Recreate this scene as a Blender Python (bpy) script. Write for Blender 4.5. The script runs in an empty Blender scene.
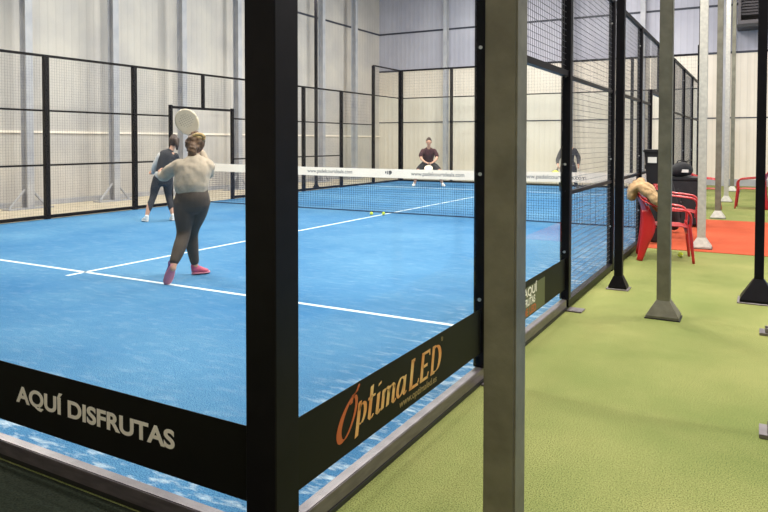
import bpy, bmesh, math, random
from mathutils import Vector, Matrix
random.seed(7)
R = math.radians
COL = bpy.context.scene.collection

# ------------------------------------------------------------------ materials
def new_mat(name):
    m = bpy.data.materials.new(name); m.use_nodes = True
    nt = m.node_tree; b = nt.nodes['Principled BSDF']
    return m, nt, b

def srgb(r, g, b):
    f = lambda c: (c/255/12.92) if c/255 <= .04045 else ((c/255+.055)/1.055)**2.4
    return (f(r), f(g), f(b), 1)

def mat(name, c, rough=.5, metal=0, c2=None, scale=8, detail=4, bump=0, bscale=None, spec=.5, stretch=(1,1,1)):
    m, nt, b = new_mat(name)
    b.inputs['Base Color'].default_value = c
    b.inputs['Roughness'].default_value = rough
    b.inputs['Metallic'].default_value = metal
    b.inputs['Specular IOR Level'].default_value = spec
    if c2 or bump:
        tc = nt.nodes.new('ShaderNodeTexCoord'); mp = nt.nodes.new('ShaderNodeMapping')
        mp.inputs['Scale'].default_value = stretch
        nt.links.new(tc.outputs['Object'], mp.inputs['Vector'])
    if c2:
        n = nt.nodes.new('ShaderNodeTexNoise'); n.inputs['Scale'].default_value = scale; n.inputs['Detail'].default_value = detail
        cr = nt.nodes.new('ShaderNodeValToRGB')
        cr.color_ramp.elements[0].position = .35; cr.color_ramp.elements[1].position = .65
        cr.color_ramp.elements[0].color = c; cr.color_ramp.elements[1].color = c2
        nt.links.new(mp.outputs[0], n.inputs['Vector']); nt.links.new(n.outputs[0], cr.inputs[0])
        nt.links.new(cr.outputs[0], b.inputs['Base Color'])
    if bump:
        n = nt.nodes.new('ShaderNodeTexNoise'); n.inputs['Scale'].default_value = bscale or scale; n.inputs['Detail'].default_value = 3
        bp = nt.nodes.new('ShaderNodeBump'); bp.inputs['Strength'].default_value = bump; bp.inputs['Distance'].default_value = .01
        nt.links.new(mp.outputs[0], n.inputs['Vector']); nt.links.new(n.outputs[0], bp.inputs['Height'])
        nt.links.new(bp.outputs[0], b.inputs['Normal'])
    return m

def turf_mat(name, dark, mid, light, fine=220, big=1.1, sand=None, rough=.95):
    """short artificial grass: fine fibre noise over broad wear patches"""
    m, nt, b = new_mat(name); N = nt.nodes.new; L = nt.links.new
    b.inputs['Roughness'].default_value = rough; b.inputs['Specular IOR Level'].default_value = .15
    tc = N('ShaderNodeTexCoord')
    n1 = N('ShaderNodeTexNoise'); n1.inputs['Scale'].default_value = big; n1.inputs['Detail'].default_value = 5; n1.inputs['Roughness'].default_value = .6
    n2 = N('ShaderNodeTexNoise'); n2.inputs['Scale'].default_value = fine; n2.inputs['Detail'].default_value = 2
    L(tc.outputs['Object'], n1.inputs['Vector']); L(tc.outputs['Object'], n2.inputs['Vector'])
    r1 = N('ShaderNodeValToRGB'); r1.color_ramp.elements[0].position = .35; r1.color_ramp.elements[1].position = .68
    r1.color_ramp.elements[0].color = mid; r1.color_ramp.elements[1].color = light
    L(n1.outputs[0], r1.inputs[0])
    r2 = N('ShaderNodeValToRGB'); r2.color_ramp.elements[0].position = .34; r2.color_ramp.elements[1].position = .56
    r2.color_ramp.elements[0].color = (.0,.0,.0,1); r2.color_ramp.elements[1].color = (1,1,1,1)
    L(n2.outputs[0], r2.inputs[0])
    mx = N('ShaderNodeMix'); mx.data_type = 'RGBA'; mx.inputs[6].default_value = dark
    L(r2.outputs[0], mx.inputs[0]); L(r1.outputs[0], mx.inputs[7])
    out = mx.outputs[2]
    if sand:
        # pale sand drifted along the glass: |x| and |y| close to the court edge
        n3 = N('ShaderNodeTexNoise'); n3.inputs['Scale'].default_value = 5; n3.inputs['Detail'].default_value = 6
        n3.inputs['Roughness'].default_value = .65
        mp = N('ShaderNodeMapping'); mp.inputs['Rotation'].default_value = (0,0,R(35)); mp.inputs['Scale'].default_value = (1,3,1)
        L(tc.outputs['Object'], mp.inputs['Vector']); L(mp.outputs[0], n3.inputs['Vector'])
        r3 = N('ShaderNodeValToRGB'); r3.color_ramp.elements[0].position = .5; r3.color_ramp.elements[1].position = .72
        L(n3.outputs[0], r3.inputs[0])
        sx = N('ShaderNodeSeparateXYZ'); L(tc.outputs['Object'], sx.inputs[0])
        def edge(sock, a, c):
            mr = N('ShaderNodeMapRange'); mr.inputs[1].default_value = a; mr.inputs[2].default_value = c
            mr.inputs[3].default_value = 1; mr.inputs[4].default_value = .08; L(sock, mr.inputs[0]); return mr.outputs[0]
        e1 = edge(sx.outputs[0], -.05, -.9); e2 = edge(sx.outputs[1], .05, .9)
        mxm = N('ShaderNodeMath'); mxm.operation = 'MAXIMUM'; L(e1, mxm.inputs[0]); L(e2, mxm.inputs[1])
        mu = N('ShaderNodeMath'); mu.operation = 'MULTIPLY'; L(mxm.outputs[0], mu.inputs[0]); L(r3.outputs[0], mu.inputs[1])
        m2 = N('ShaderNodeMix'); m2.data_type = 'RGBA'; m2.inputs[7].default_value = sand
        L(mu.outputs[0], m2.inputs[0]); L(out, m2.inputs[6]); out = m2.outputs[2]
    L(out, b.inputs['Base Color'])
    bp = N('ShaderNodeBump'); bp.inputs['Strength'].default_value = .6; bp.inputs['Distance'].default_value = .006
    L(n2.outputs[0], bp.inputs['Height']); L(bp.outputs[0], b.inputs['Normal'])
    return m

def wall_mat(name, c, c2):
    """ribbed sheet cladding: fine vertical ribs, faint dirt"""
    m, nt, b = new_mat(name); N = nt.nodes.new; L = nt.links.new
    b.inputs['Roughness'].default_value = .55
    tc = N('ShaderNodeTexCoord')
    n = N('ShaderNodeTexNoise'); n.inputs['Scale'].default_value = .8; n.inputs['Detail'].default_value = 4
    L(tc.outputs['Object'], n.inputs['Vector'])
    cr = N('ShaderNodeValToRGB'); cr.color_ramp.elements[0].position = .35; cr.color_ramp.elements[1].position = .65
    cr.color_ramp.elements[0].color = c; cr.color_ramp.elements[1].color = c2
    L(n.outputs[0], cr.inputs[0])
    sx = N('ShaderNodeSeparateXYZ'); L(tc.outputs['Object'], sx.inputs[0])
    ad = N('ShaderNodeMath'); ad.operation = 'ADD'; L(sx.outputs[0], ad.inputs[0]); L(sx.outputs[1], ad.inputs[1])
    mu = N('ShaderNodeMath'); mu.operation = 'MULTIPLY'; mu.inputs[1].default_value = 31.4; L(ad.outputs[0], mu.inputs[0])
    si = N('ShaderNodeMath'); si.operation = 'SINE'; L(mu.outputs[0], si.inputs[0])
    mr = N('ShaderNodeMapRange'); mr.inputs[1].default_value = .8; mr.inputs[2].default_value = 1; L(si.outputs[0], mr.inputs[0])
    mr.inputs[3].default_value = 0; mr.inputs[4].default_value = .16
    mx = N('ShaderNodeMix'); mx.data_type = 'RGBA'; mx.inputs[7].default_value = (c[0]*.5, c[1]*.5, c[2]*.5, 1)
    L(mr.outputs[0], mx.inputs[0]); L(cr.outputs[0], mx.inputs[6]); L(mx.outputs[2], b.inputs['Base Color'])
    bp = N('ShaderNodeBump'); bp.inputs['Strength'].default_value = .25; bp.inputs['Distance'].default_value = .01
    L(si.outputs[0], bp.inputs['Height']); L(bp.outputs[0], b.inputs['Normal'])
    return m

def glass_mat():
    m, nt, b = new_mat('court glass'); nt.nodes.remove(b); N = nt.nodes.new; L = nt.links.new
    o = [n for n in nt.nodes if n.type == 'OUTPUT_MATERIAL'][0]
    t = N('ShaderNodeBsdfTransparent'); t.inputs[0].default_value = (.965, .985, .985, 1)
    g = N('ShaderNodeBsdfGlossy'); g.inputs['Roughness'].default_value = .015
    lw = N('ShaderNodeLayerWeight'); lw.inputs[0].default_value = .5
    pw_ = N('ShaderNodeMath'); pw_.operation = 'POWER'; pw_.inputs[1].default_value = 5; L(lw.outputs['Facing'], pw_.inputs[0])
    f = N('ShaderNodeMath'); f.operation = 'MULTIPLY_ADD'; f.inputs[1].default_value = .35; f.inputs[2].default_value = .010; L(pw_.outputs[0], f.inputs[0])
    mx = N('ShaderNodeMixShader'); L(f.outputs[0], mx.inputs[0]); L(t.outputs[0], mx.inputs[1]); L(g.outputs[0], mx.inputs[2])
    L(mx.outputs[0], o.inputs[0]); return m

M = {}
M['glass'] = glass_mat()
M['blue'] = turf_mat('blue court turf', srgb(40,90,136), srgb(60,116,160), srgb(98,146,178), fine=150, big=.5, sand=srgb(215,225,230))
M['blue_plain'] = turf_mat('blue turf of the neighbouring court', srgb(40,90,136), srgb(60,116,160), srgb(98,146,178), fine=150, big=.5)
M['green'] = turf_mat('green artificial turf', srgb(84,92,48), srgb(122,132,74), srgb(156,155,96), fine=170, big=.8)
M['darkturf'] = turf_mat('dark green carpet', srgb(26,30,22), srgb(38,44,33), srgb(46,50,38), fine=120, big=.8)  # darker green for the floor strip outside the back glass
M['orange'] = turf_mat('orange turf', srgb(150,60,38), srgb(192,84,54), srgb(200,98,66), fine=110, big=1.2)
M['line'] = mat('white line paint', srgb(222,232,236), .8, c2=srgb(196,214,226), scale=6)
M['wall_low'] = wall_mat('cream ribbed cladding', srgb(222,210,194), srgb(232,221,206))
M['wall_up'] = wall_mat('grey ribbed cladding', srgb(172,170,182), srgb(186,184,194))
M['wall_side'] = wall_mat('pale ribbed cladding', srgb(184,178,174), srgb(204,196,186))
M['concrete'] = mat('pale concrete floor', srgb(206,192,168), .8, c2=srgb(190,176,154), scale=3)
M['ceil'] = mat('roof sheet', srgb(170,172,178), .7, c2=srgb(150,152,160), scale=2)
M['seam'] = mat('dark seam', srgb(52,54,66), .6)
M['column'] = mat('painted steel column', srgb(178,176,178), .45, c2=srgb(160,160,166), scale=3)
M['black'] = mat('black powder coat', srgb(15,13,17), .42, c2=srgb(20,18,22), scale=12, spec=.14)
M['bolt'] = mat('bolt steel', srgb(190,190,190), .3, metal=.8)
M['rail'] = mat('brushed aluminium rail', srgb(128,120,122), .36, metal=.55, c2=srgb(110,102,106), scale=9, stretch=(1,1,6))
M['galv'] = mat('galvanised steel', srgb(128,124,108), .55, metal=.25, c2=srgb(108,104,90), scale=9, detail=8, bump=.15, bscale=40)
M['galvlight'] = mat('pale galvanised foot', srgb(196,192,182), .5, metal=.15, c2=srgb(178,174,166), scale=20)  # copy of the galvanised steel with stronger light put into its colour
M['wire'] = mat('fence wire', srgb(96,94,96), .4, metal=.4)
M['banner'] = mat('black banner vinyl', srgb(17,16,14), .5, c2=srgb(21,20,17), scale=3, spec=.15)
M['cream'] = mat('cream lettering', srgb(244,238,224), .6)
M['gold'] = mat('gold lettering', srgb(214,138,70), .5, c2=srgb(226,188,120), scale=7)
M['copper'] = mat('copper lettering', srgb(186,92,44), .5)
M['dimgold'] = mat('dim gold lettering', srgb(140,120,74), .6)
M['olive'] = mat('olive tint patch', srgb(92,96,62), .5)
M['band'] = mat('white net band', srgb(250,238,222), .7, c2=srgb(246,232,216), scale=4)
M['bandtxt'] = mat('grey band print', srgb(112,108,106), .7)
M['netcord'] = mat('dark net cord', srgb(28,44,70), .8)
M['red'] = mat('red plastic', srgb(186,30,30), .35, c2=srgb(168,24,28), scale=3)
M['tan'] = mat('tan padded cloth', srgb(188,156,114), .85, c2=srgb(160,128,90), scale=9, bump=.5, bscale=14)
M['blackcloth'] = mat('black cloth', srgb(26,25,28), .8, c2=srgb(34,33,36), scale=14, bump=.3, bscale=30)
M['plastic'] = mat('black plastic', srgb(30,30,33), .45)
M['label'] = mat('white label', srgb(222,220,214), .6)
M['ball'] = mat('tennis ball felt', srgb(206,220,60), .9, c2=srgb(190,206,50), scale=60, bump=.4, bscale=200)
M['skin'] = mat('skin', srgb(206,158,132), .6, c2=srgb(196,146,122), scale=10)
M['hairb'] = mat('brown hair', srgb(70,46,32), .55, c2=srgb(112,80,52), scale=18, detail=6, bump=.7, bscale=40, stretch=(1,1,.25))
M['haird'] = mat('dark hair', srgb(52,36,30), .6, c2=srgb(72,52,42), scale=30, bump=.6, bscale=50)
M['blond'] = mat('blond hair', srgb(190,160,104), .55, c2=srgb(150,118,72), scale=30, bump=.6, bscale=60)
M['sweater'] = mat('light grey sweater', srgb(190,172,152), .9, c2=srgb(164,150,132), scale=7, bump=.5, bscale=18)
M['legging'] = mat('dark grey leggings', srgb(66,54,46), .75, c2=srgb(76,64,56), scale=6, bump=.15, bscale=18)
M['maroon'] = mat('maroon cloth', srgb(92,34,44), .85, c2=srgb(62,28,34), scale=14)
M['darktee'] = mat('dark maroon tee', srgb(72,34,42), .85, c2=srgb(54,28,36), scale=10)
M['darkwear'] = mat('black sportswear', srgb(38,38,44), .8, c2=srgb(50,50,56), scale=9, bump=.3, bscale=20)
M['shorts'] = mat('black shorts', srgb(36,36,42), .8)
M['greywear'] = mat('pale grey cloth', srgb(196,192,188), .85, c2=srgb(176,172,168), scale=8)
M['purple'] = mat('purple shoe knit', srgb(70,50,110), .7, c2=srgb(100,58,116), scale=20)
M['sole_pink'] = mat('pink shoe sole', srgb(196,120,140), .6)
M['pinkshoe'] = mat('pink shoe knit', srgb(206,92,112), .7, c2=srgb(178,82,120), scale=20)
M['white'] = mat('white rubber', srgb(228,226,222), .6)
M['racket'] = mat('pale racket face', srgb(226,214,194), .45, c2=srgb(214,198,172), scale=5)
M['racket_dark'] = mat('black racket frame', srgb(40,38,40), .4)
M['racket_yel'] = mat('yellow racket face', srgb(214,214,60), .5)
M['hole'] = mat('racket hole', srgb(150,136,118), .7)
M['duct'] = mat('dark grey unit casing', srgb(92,86,88), .5)
M['ductglass'] = mat('dark unit louvre', srgb(58,50,54), .4)
M['lampcase'] = mat('lamp casing', srgb(90,90,94), .4, metal=.5)
def emis(name, c, s):
    m, nt, b = new_mat(name); b.inputs['Emission Color'].default_value = c; b.inputs['Emission Strength'].default_value = s; return m
M['led'] = emis('led lens', (1,.96,.88,1), 6)
M['eye'] = mat('eye', srgb(40,30,28), .3)
M['lips'] = mat('lips', srgb(160,88,80), .6)

# ------------------------------------------------------------------ mesh helpers
def link(name, bm, m, parent=None, smooth=False):
    me = bpy.data.meshes.new(name)
    bmesh.ops.recalc_face_normals(bm, faces=bm.faces)
    bm.to_mesh(me); bm.free()
    ms = m if isinstance(m, (list, tuple)) else [m]
    for x in ms: me.materials.append(x if not isinstance(x, str) else M[x])
    if smooth:
        for p in me.polygons: p.use_smooth = True
    o = bpy.data.objects.new(name, me); COL.objects.link(o)
    if parent: o.parent = parent
    return o

def tag(o, label=None, cat=None, group=None, kind=None):
    if label: o['label'] = label
    if cat: o['category'] = cat
    if group: o['group'] = group
    if kind: o['kind'] = kind
    return o

def empty(name, loc, rz=0, label=None, cat=None, group=None, kind=None):
    o = bpy.data.objects.new(name, None); COL.objects.link(o)
    o.location = loc; o.rotation_euler = (0, 0, rz); o.empty_display_size = .2
    return tag(o, label, cat, group, kind)

def copy_tree(o, parent=None):
    c = o.copy(); COL.objects.link(c)
    if parent: c.parent = parent
    for ch in list(o.children): copy_tree(ch, c)
    return c

def box(bm, x0, x1, y0, y1, z0, z1, mi=0):
    v = [bm.verts.new((x, y, z)) for x in (x0, x1) for y in (y0, y1) for z in (z0, z1)]
    for f in ((0,1,3,2), (4,6,7,5), (0,4,5,1), (2,3,7,6), (0,2,6,4), (1,5,7,3)):
        fc = bm.faces.new([v[i] for i in f]); fc.material_index = mi

def bbox(bm, x0, x1, y0, y1, z0, z1, bev=.004, mi=0, seg=2):
    t = bmesh.new(); box(t, x0, x1, y0, y1, z0, z1)
    bmesh.ops.recalc_face_normals(t, faces=t.faces)
    bmesh.ops.bevel(t, geom=list(t.edges), offset=bev, segments=seg, affect='EDGES')
    for f in t.faces: f.material_index = mi
    me = bpy.data.meshes.new('t'); t.to_mesh(me); t.free(); bm.from_mesh(me); bpy.data.meshes.remove(me)

def tube(bm, pts, r, n=8, up=None, mi=0):
    """lofted tube; r = number or list of numbers / (rx, ry) pairs"""
    pts = [Vector(p) for p in pts]; k = len(pts)
    rs = r if isinstance(r, (list, tuple)) else [r]*k
    rs = [(q, q) if not isinstance(q, (list, tuple)) else q for q in rs]
    ref = Vector(up) if up else None; rings = []; prev = None
    for i, p in enumerate(pts):
        d = (pts[min(i+1, k-1)] - pts[max(i-1, 0)]).normalized()
        if ref is not None: a = ref - d*ref.dot(d)
        elif prev is not None: a = prev - d*prev.dot(d)
        else:
            a = Vector((1, 0, 0)) if abs(d.x) < .9 else Vector((0, 1, 0)); a = a - d*a.dot(d)
        a.normalize(); prev = a; b = d.cross(a)
        rings.append([bm.verts.new(p + a*math.cos(2*math.pi*j/n)*rs[i][0] + b*math.sin(2*math.pi*j/n)*rs[i][1]) for j in range(n)])
    for q in range(k-1):
        for j in range(n):
            f = bm.faces.new((rings[q][j], rings[q][(j+1) % n], rings[q+1][(j+1) % n], rings[q+1][j])); f.material_index = mi
    f = bm.faces.new(rings[0][::-1]); f.material_index = mi
    f = bm.faces.new(rings[-1]); f.material_index = mi

def spline(pts, vals, sub=4):
    """Catmull-Rom through points and their value tuples"""
    out, ov = [], []; k = len(pts)
    P = [Vector(p) for p in pts]
    V = [tuple(v) if isinstance(v, (list, tuple)) else (v, v) for v in vals]
    for i in range(k-1):
        p0, p1, p2, p3 = P[max(i-1, 0)], P[i], P[i+1], P[min(i+2, k-1)]
        v0, v1, v2, v3 = V[max(i-1, 0)], V[i], V[i+1], V[min(i+2, k-1)]
        for s in range(sub):
            t = s/sub
            h = lambda a, b, c, d: .5*((2*b) + (c-a)*t + (2*a-5*b+4*c-d)*t*t + (3*b-a-3*c+d)*t**3)
            out.append(Vector([h(p0[j], p1[j], p2[j], p3[j]) for j in range(3)]))
            ov.append(tuple(max(.003, h(v0[j], v1[j], v2[j], v3[j])) for j in range(2)))
    out.append(P[-1]); ov.append(V[-1])
    return out, ov

def chain(bm, pts, vals, up=None, sub=4, n=14):
    a, b = spline(pts, vals, sub)
    # rounded ends
    d0 = (a[0]-a[1]).normalized(); d1 = (a[-1]-a[-2]).normalized()
    r0, r1 = b[0], b[-1]
    m0, m1 = min(r0), min(r1)
    a = [a[0]+d0*m0*.75, a[0]+d0*m0*.45] + a + [a[-1]+d1*m1*.45, a[-1]+d1*m1*.75]
    b = [(r0[0]*.35, r0[1]*.35), (r0[0]*.8, r0[1]*.8)] + b + [(r1[0]*.8, r1[1]*.8), (r1[0]*.35, r1[1]*.35)]
    tube(bm, a, b, n, up)

def ball(bm, c, r, n=16, mi=0):
    r = r if isinstance(r, (list, tuple)) else (r, r, r)
    mt = Matrix.Translation(c) @ Matrix.Diagonal((r[0], r[1], r[2], 1))
    k = bmesh.ops.create_uvsphere(bm, u_segments=n, v_segments=max(6, n//2), radius=1, matrix=mt)
    for v in k['verts']:
        for f in v.link_faces: f.material_index = mi; f.smooth = True

def fuse(o, voxel, it=3, fac=.6):
    m = o.modifiers.new('fuse', 'REMESH'); m.mode = 'VOXEL'; m.voxel_size = voxel; m.use_smooth_shade = True
    s = o.modifiers.new('soften', 'SMOOTH'); s.iterations = it; s.factor = fac
    return o

def text(name, s, size, m, parent, loc, rot, extrude=.0008, offset=0, shear=0, space=1, align='LEFT', xs=1):
    c = bpy.data.curves.new(name, 'FONT'); c.body = s; c.size = size; c.extrude = extrude; c.offset = offset
    c.shear = shear; c.space_character = space; c.align_x = align
    t = bpy.data.objects.new(name, c); COL.objects.link(t)
    dg = bpy.context.evaluated_depsgraph_get()
    me = bpy.data.meshes.new_from_object(t.evaluated_get(dg))
    bpy.data.objects.remove(t); me.materials.clear(); me.materials.append(M[m])
    for v in me.vertices: v.co.x *= xs
    o = bpy.data.objects.new(name, me); COL.objects.link(o)
    o.parent = parent; o.location = loc; o.rotation_euler = rot
    return o

# ------------------------------------------------------------------ room shell
XL, XR, YB, YF, ZC = -12.6, 12.0, -7.0, 23.0, 9.0
S = 'structure'
bm = bmesh.new(); box(bm, XL, XR, YB, YF, -.1, 0); tag(link('floor', bm, 'green'), kind=S)
bm = bmesh.new(); box(bm, -10, 0, 0, 20, .001, .006)
court = tag(link('floor', bm, 'blue'), 'blue turf playing surface of the court', kind=S)
def line(x0, x1, y0, y1):
    bm = bmesh.new(); box(bm, x0, x1, y0, y1, .0055, .008); link('court_line', bm, 'line', court)
line(-10, 0, 3.0, 3.05); line(-10, 0, 16.95, 17.0)
line(-5.025, -4.975, 2.8, 17.2)
bm = bmesh.new(); box(bm, -10, -.04, -1.7, -.03, .0045, .006); tag(link('floor', bm, 'darkturf'), 'dark carpet strip outside the back glass', kind=S)  # this strip of floor gets a darker green
# second court's blue surface on the other side of the aisle
bm = bmesh.new(); box(bm, 1.66, 11.66, 0, 20, .001, .006); tag(link('floor', bm, 'blue_plain'), 'blue turf of the neighbouring court', kind=S)
H = 4.35
def wall(name, x0, x1, y0, y1):
    bm = bmesh.new(); box(bm, x0, x1, y0, y1, 0, H); w = tag(link(name, bm, 'wall_low'), kind=S)
    bm = bmesh.new(); box(bm, x0, x1, y0, y1, H, ZC); link('upper_cladding', bm, 'wall_up', w)
    return w
bm = bmesh.new(); box(bm, XL-.2, XL, YB, YF, 0, ZC); wl = tag(link('wall_left', bm, 'wall_side'), kind=S)
wf = wall('wall_back', XL-.2, XR+.2, YF, YF+.2)
wr = wall('wall_right', XR, XR+.2, YB, YF)
wn = wall('wall_front', XL-.2, XR+.2, YB-.2, YB)
bm = bmesh.new(); box(bm, XL-.2, XR+.2, YB-.2, YF+.2, ZC, ZC+.1); tag(link('ceiling', bm, 'ceil'), kind=S)
n = 1
for z in (2.22, 4.35, 5.9, 7.5):
    h = .035 if z > 3 else .018
    if z > 5:
        bm = bmesh.new(); box(bm, XL, XL+.012, YB, YF, z-h, z+h); tag(link('trim_%d' % n, bm, 'seam'), kind=S); n += 1
    bm = bmesh.new(); box(bm, XL, XR, YF-.012, YF, z-h, z+h); tag(link('trim_%d' % n, bm, 'seam'), kind=S); n += 1
bm = bmesh.new(); box(bm, XL, XL+.04, YB, YF, 1.62, 1.67); tag(link('trim_%d' % n, bm, 'band'), 'pale horizontal rail on the left wall', kind=S)
bm = bmesh.new(); box(bm, XL, -10.06, YB, YF, .0005, .004); box(bm, -10.05, -.12, 20.08, YF, .0005, .004); tag(link('floor', bm, 'concrete'), 'pale concrete floor outside the court', kind=S)
bm = bmesh.new(); box(bm, XL, XL+.03, YB, YF, 0, .12); tag(link('baseboard_left', bm, 'column'), kind=S)
bm = bmesh.new(); box(bm, XL, XR, YF-.05, YF, 0, .22); tag(link('baseboard_back', bm, 'column'), kind=S)

# ------------------------------------------------------------------ wall columns with splayed feet
def ibeam(bm, h, w=.16, d=.2, tf=.012):
    box(bm, -w/2, w/2, -d/2, -d/2+tf, 0, h); box(bm, -w/2, w/2, d/2-tf, d/2, 0, h); box(bm, -tf/2, tf/2, -d/2+tf, d/2-tf, 0, h)
def wall_column(x, y, rz, label, foot=True, group='steel columns along the left wall'):
    t = empty('steel_column', (x, y, 0), rz, label, 'column', group)
    bm = bmesh.new(); ibeam(bm, ZC); link('shaft', bm, 'column', t)
    if foot:
        bm = bmesh.new()
        for s in (-1, 1): tube(bm, [(s*.42, 0, .03), (s*.06, 0, .42)], .028, 6)
        link('foot_brace', bm, 'column', t)
        bm = bmesh.new(); bbox(bm, -.5, .5, -.14, .14, 0, .03, .004); link('base_plate', bm, 'column', t)
    return t
names = ['left wall column standing furthest from the court corner, nearest the photo\'s left edge', 'second wall column from the photo\'s left edge, behind the mesh fence',
         'left wall column rising behind the two women players', 'left wall column just left of the near black corner post',
         'left wall column hidden mostly by the near corner post', 'bright left wall column just right of the near corner post', 'left wall column nearest the far corner of the hall']
for y, nm in zip((7.0, 9.2, 11.4, 13.6, 15.8, 18.0, 20.2), names): wall_column(-12.1, y, R(90), nm)
for x, nm in ((-9.45, 'back wall column behind the crouching player'), (-7.0, 'back wall column right of the crouching player, mostly hidden by the black and grey posts'), (-4.55, 'back wall column behind the player with the yellow racket'), (-2.1, 'back wall column seen between the tall galvanised posts'), (.4, 'back wall column behind the far end of the aisle')):
    wall_column(x, 22.78, 0, nm, group='steel columns along the back wall', foot=False)

# ------------------------------------------------------------------ fence building blocks
PW = .04   # half width of a fence post
def post(parent, x, y, z0, z1, name='post', hw=PW, bolts=True, face=(0, -1), plate=None):
    bm = bmesh.new(); bbox(bm, x-hw, x+hw, y-hw, y+hw, z0, z1, .004, seg=1)
    o = link(name, bm, 'black', parent)
    if bolts:
        z = .5
        while z < z1-.1:
            if z > z0:
                b = bmesh.new(); fx, fy = face
                c = Vector((x+fx*hw, y+fy*hw, z)); tube(b, [c, c+Vector((fx, fy, 0))*.006], .011, 8)
                link('bolt', b, 'bolt', o)
            z += .75
    return o

def mesh_x(parent, x, y0, y1, z0, z1, p=.05, w=.0015, vs=1):
    """welded wire mesh standing in the plane x = const"""
    bm = bmesh.new(); n = round((y1-y0)/p)
    for i in range(1, n): y = y0+i*p; box(bm, x-w, x+w, y-w, y+w, z0, z1)
    n = round((z1-z0)/p)
    for i in range(1, n): z = z0+i*p; box(bm, x-w, x+w, y0, y1, z-w, z+w)
    return link('wire_mesh', bm, 'wire', parent)
def mesh_y(parent, y, x0, x1, z0, z1, p=.05, w=.0015):
    bm = bmesh.new(); n = round((x1-x0)/p)
    for i in range(1, n): x = x0+i*p; box(bm, x-w, x+w, y-w, y+w, z0, z1)
    n = round((z1-z0)/p)
    for i in range(1, n): z = z0+i*p; box(bm, x0, x1, y-w, y+w, z-w, z+w)
    return link('wire_mesh', bm, 'wire', parent)
def rail_x(parent, x, y0, y1, z, h=.02, name='rail'):
    bm = bmesh.new(); box(bm, x-h, x+h, y0, y1, z-h, z+h); return link(name, bm, 'black', parent)
def rail_y(parent, y, x0, x1, z, h=.02, name='rail'):
    bm = bmesh.new(); box(bm, x0, x1, y-h, y+h, z-h, z+h); return link(name, bm, 'black', parent)
def pane_x(parent, x, y0, y1, z0, z1):
    bm = bmesh.new(); box(bm, x-.006, x+.006, y0, y1, z0, z1); return link('glass_panel', bm, 'glass', parent)
def pane_y(parent, y, x0, x1, z0, z1):
    bm = bmesh.new(); box(bm, x0, x1, y-.006, y+.006, z0, z1); return link('glass_panel', bm, 'glass', parent)

# near corner post
t = empty('corner_post', (0, 0, 0), 0, 'thick black corner post nearest the camera where the two printed glass walls meet', 'post')
bm = bmesh.new(); bbox(bm, -.065, .065, -.065, .065, .012, 4.0, .004, seg=1); link('shaft', bm, 'black', t)
bm = bmesh.new(); bbox(bm, -.11, .11, -.11, .11, 0, .012, .003); link('base_plate', bm, 'galv', t)

# near back wall (y = 0) of glass with printed banner
gw = empty('glass_wall', (0, 0, 0), 0, 'near glass wall at left with white AQUÍ DISFRUTAS lettering on its black banner', 'glass wall')
for k in range(3):
    x1 = -.065 if k == 0 else -2*k-.04
    pane_y(gw, 0, -2*(k+1)+.04, x1, .09, 3.0)
    post(gw, -2*(k+1), 0, .09, 4.0)
    mesh_y(gw, 0, -2*(k+1)+.04, x1, 3.04, 4.0)
rail_y(gw, 0, -6, -.065, 3.02); rail_y(gw, 0, -6, -.065, 4.0)
bm = bmesh.new(); bbox(bm, -6.04, -.066, -.02, .03, .022, .088, .004); link('base_rail', bm, 'rail', gw)
bm = bmesh.new(); box(bm, -6.04, -.066, -.016, .026, .002, .022); link('rubber_gasket', bm, 'plastic', gw)  # black strip painting in the shade below the rail
bm = bmesh.new(); box(bm, -1.96, -.067, -.0085, -.0065, .178, .446); bl = link('banner', bm, 'banner', gw)
text('lettering', 'AQUÍ DISFRUTAS', .098, 'cream', bl, (-1.432, -.009, .284), (R(90), 0, 0), offset=.0030, align='LEFT', xs=1.29, extrude=.0006)

# near side glass (x = 0, y 0..4)
gs = empty('glass_wall', (0, 0, 0), 0, 'near glass side wall beside the aisle with gold lettering on its black banner', 'glass wall')
pane_x(gs, 0, .066, 1.96, .09, 3.0); pane_x(gs, 0, 2.04, 3.96, .09, 2.0)
post(gs, 0, 2, .09, 4.0, face=(0, -1)); post(gs, 0, 4, .09, 4.0, face=(0, -1))
mesh_x(gs, 0, .066, 1.96, 3.04, 4.0); mesh_x(gs, 0, 2.04, 3.96, 2.04, 3.0)
rail_x(gs, 0, .066, 1.96, 3.02); rail_x(gs, 0, .066, 1.96, 4.0); rail_x(gs, 0, 2.04, 3.96, 2.02, .025); rail_x(gs, 0, 2.04, 3.96, 3.02)
bm = bmesh.new(); bbox(bm, -.03, .022, .066, 3.96, .022, .09, .004); link('base_rail', bm, 'rail', gs)
bm = bmesh.new(); box(bm, -.026, .026, .066, 3.96, .002, .022); link('rubber_gasket', bm, 'plastic', gs)  # dark strip stands in for the shadow along the rail's foot
for y in (2, 4):
    bm = bmesh.new(); bbox(bm, .03, .16, y-.09, y+.05, .001, .012, .002); link('anchor_plate', bm, 'rail', gs)

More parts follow.
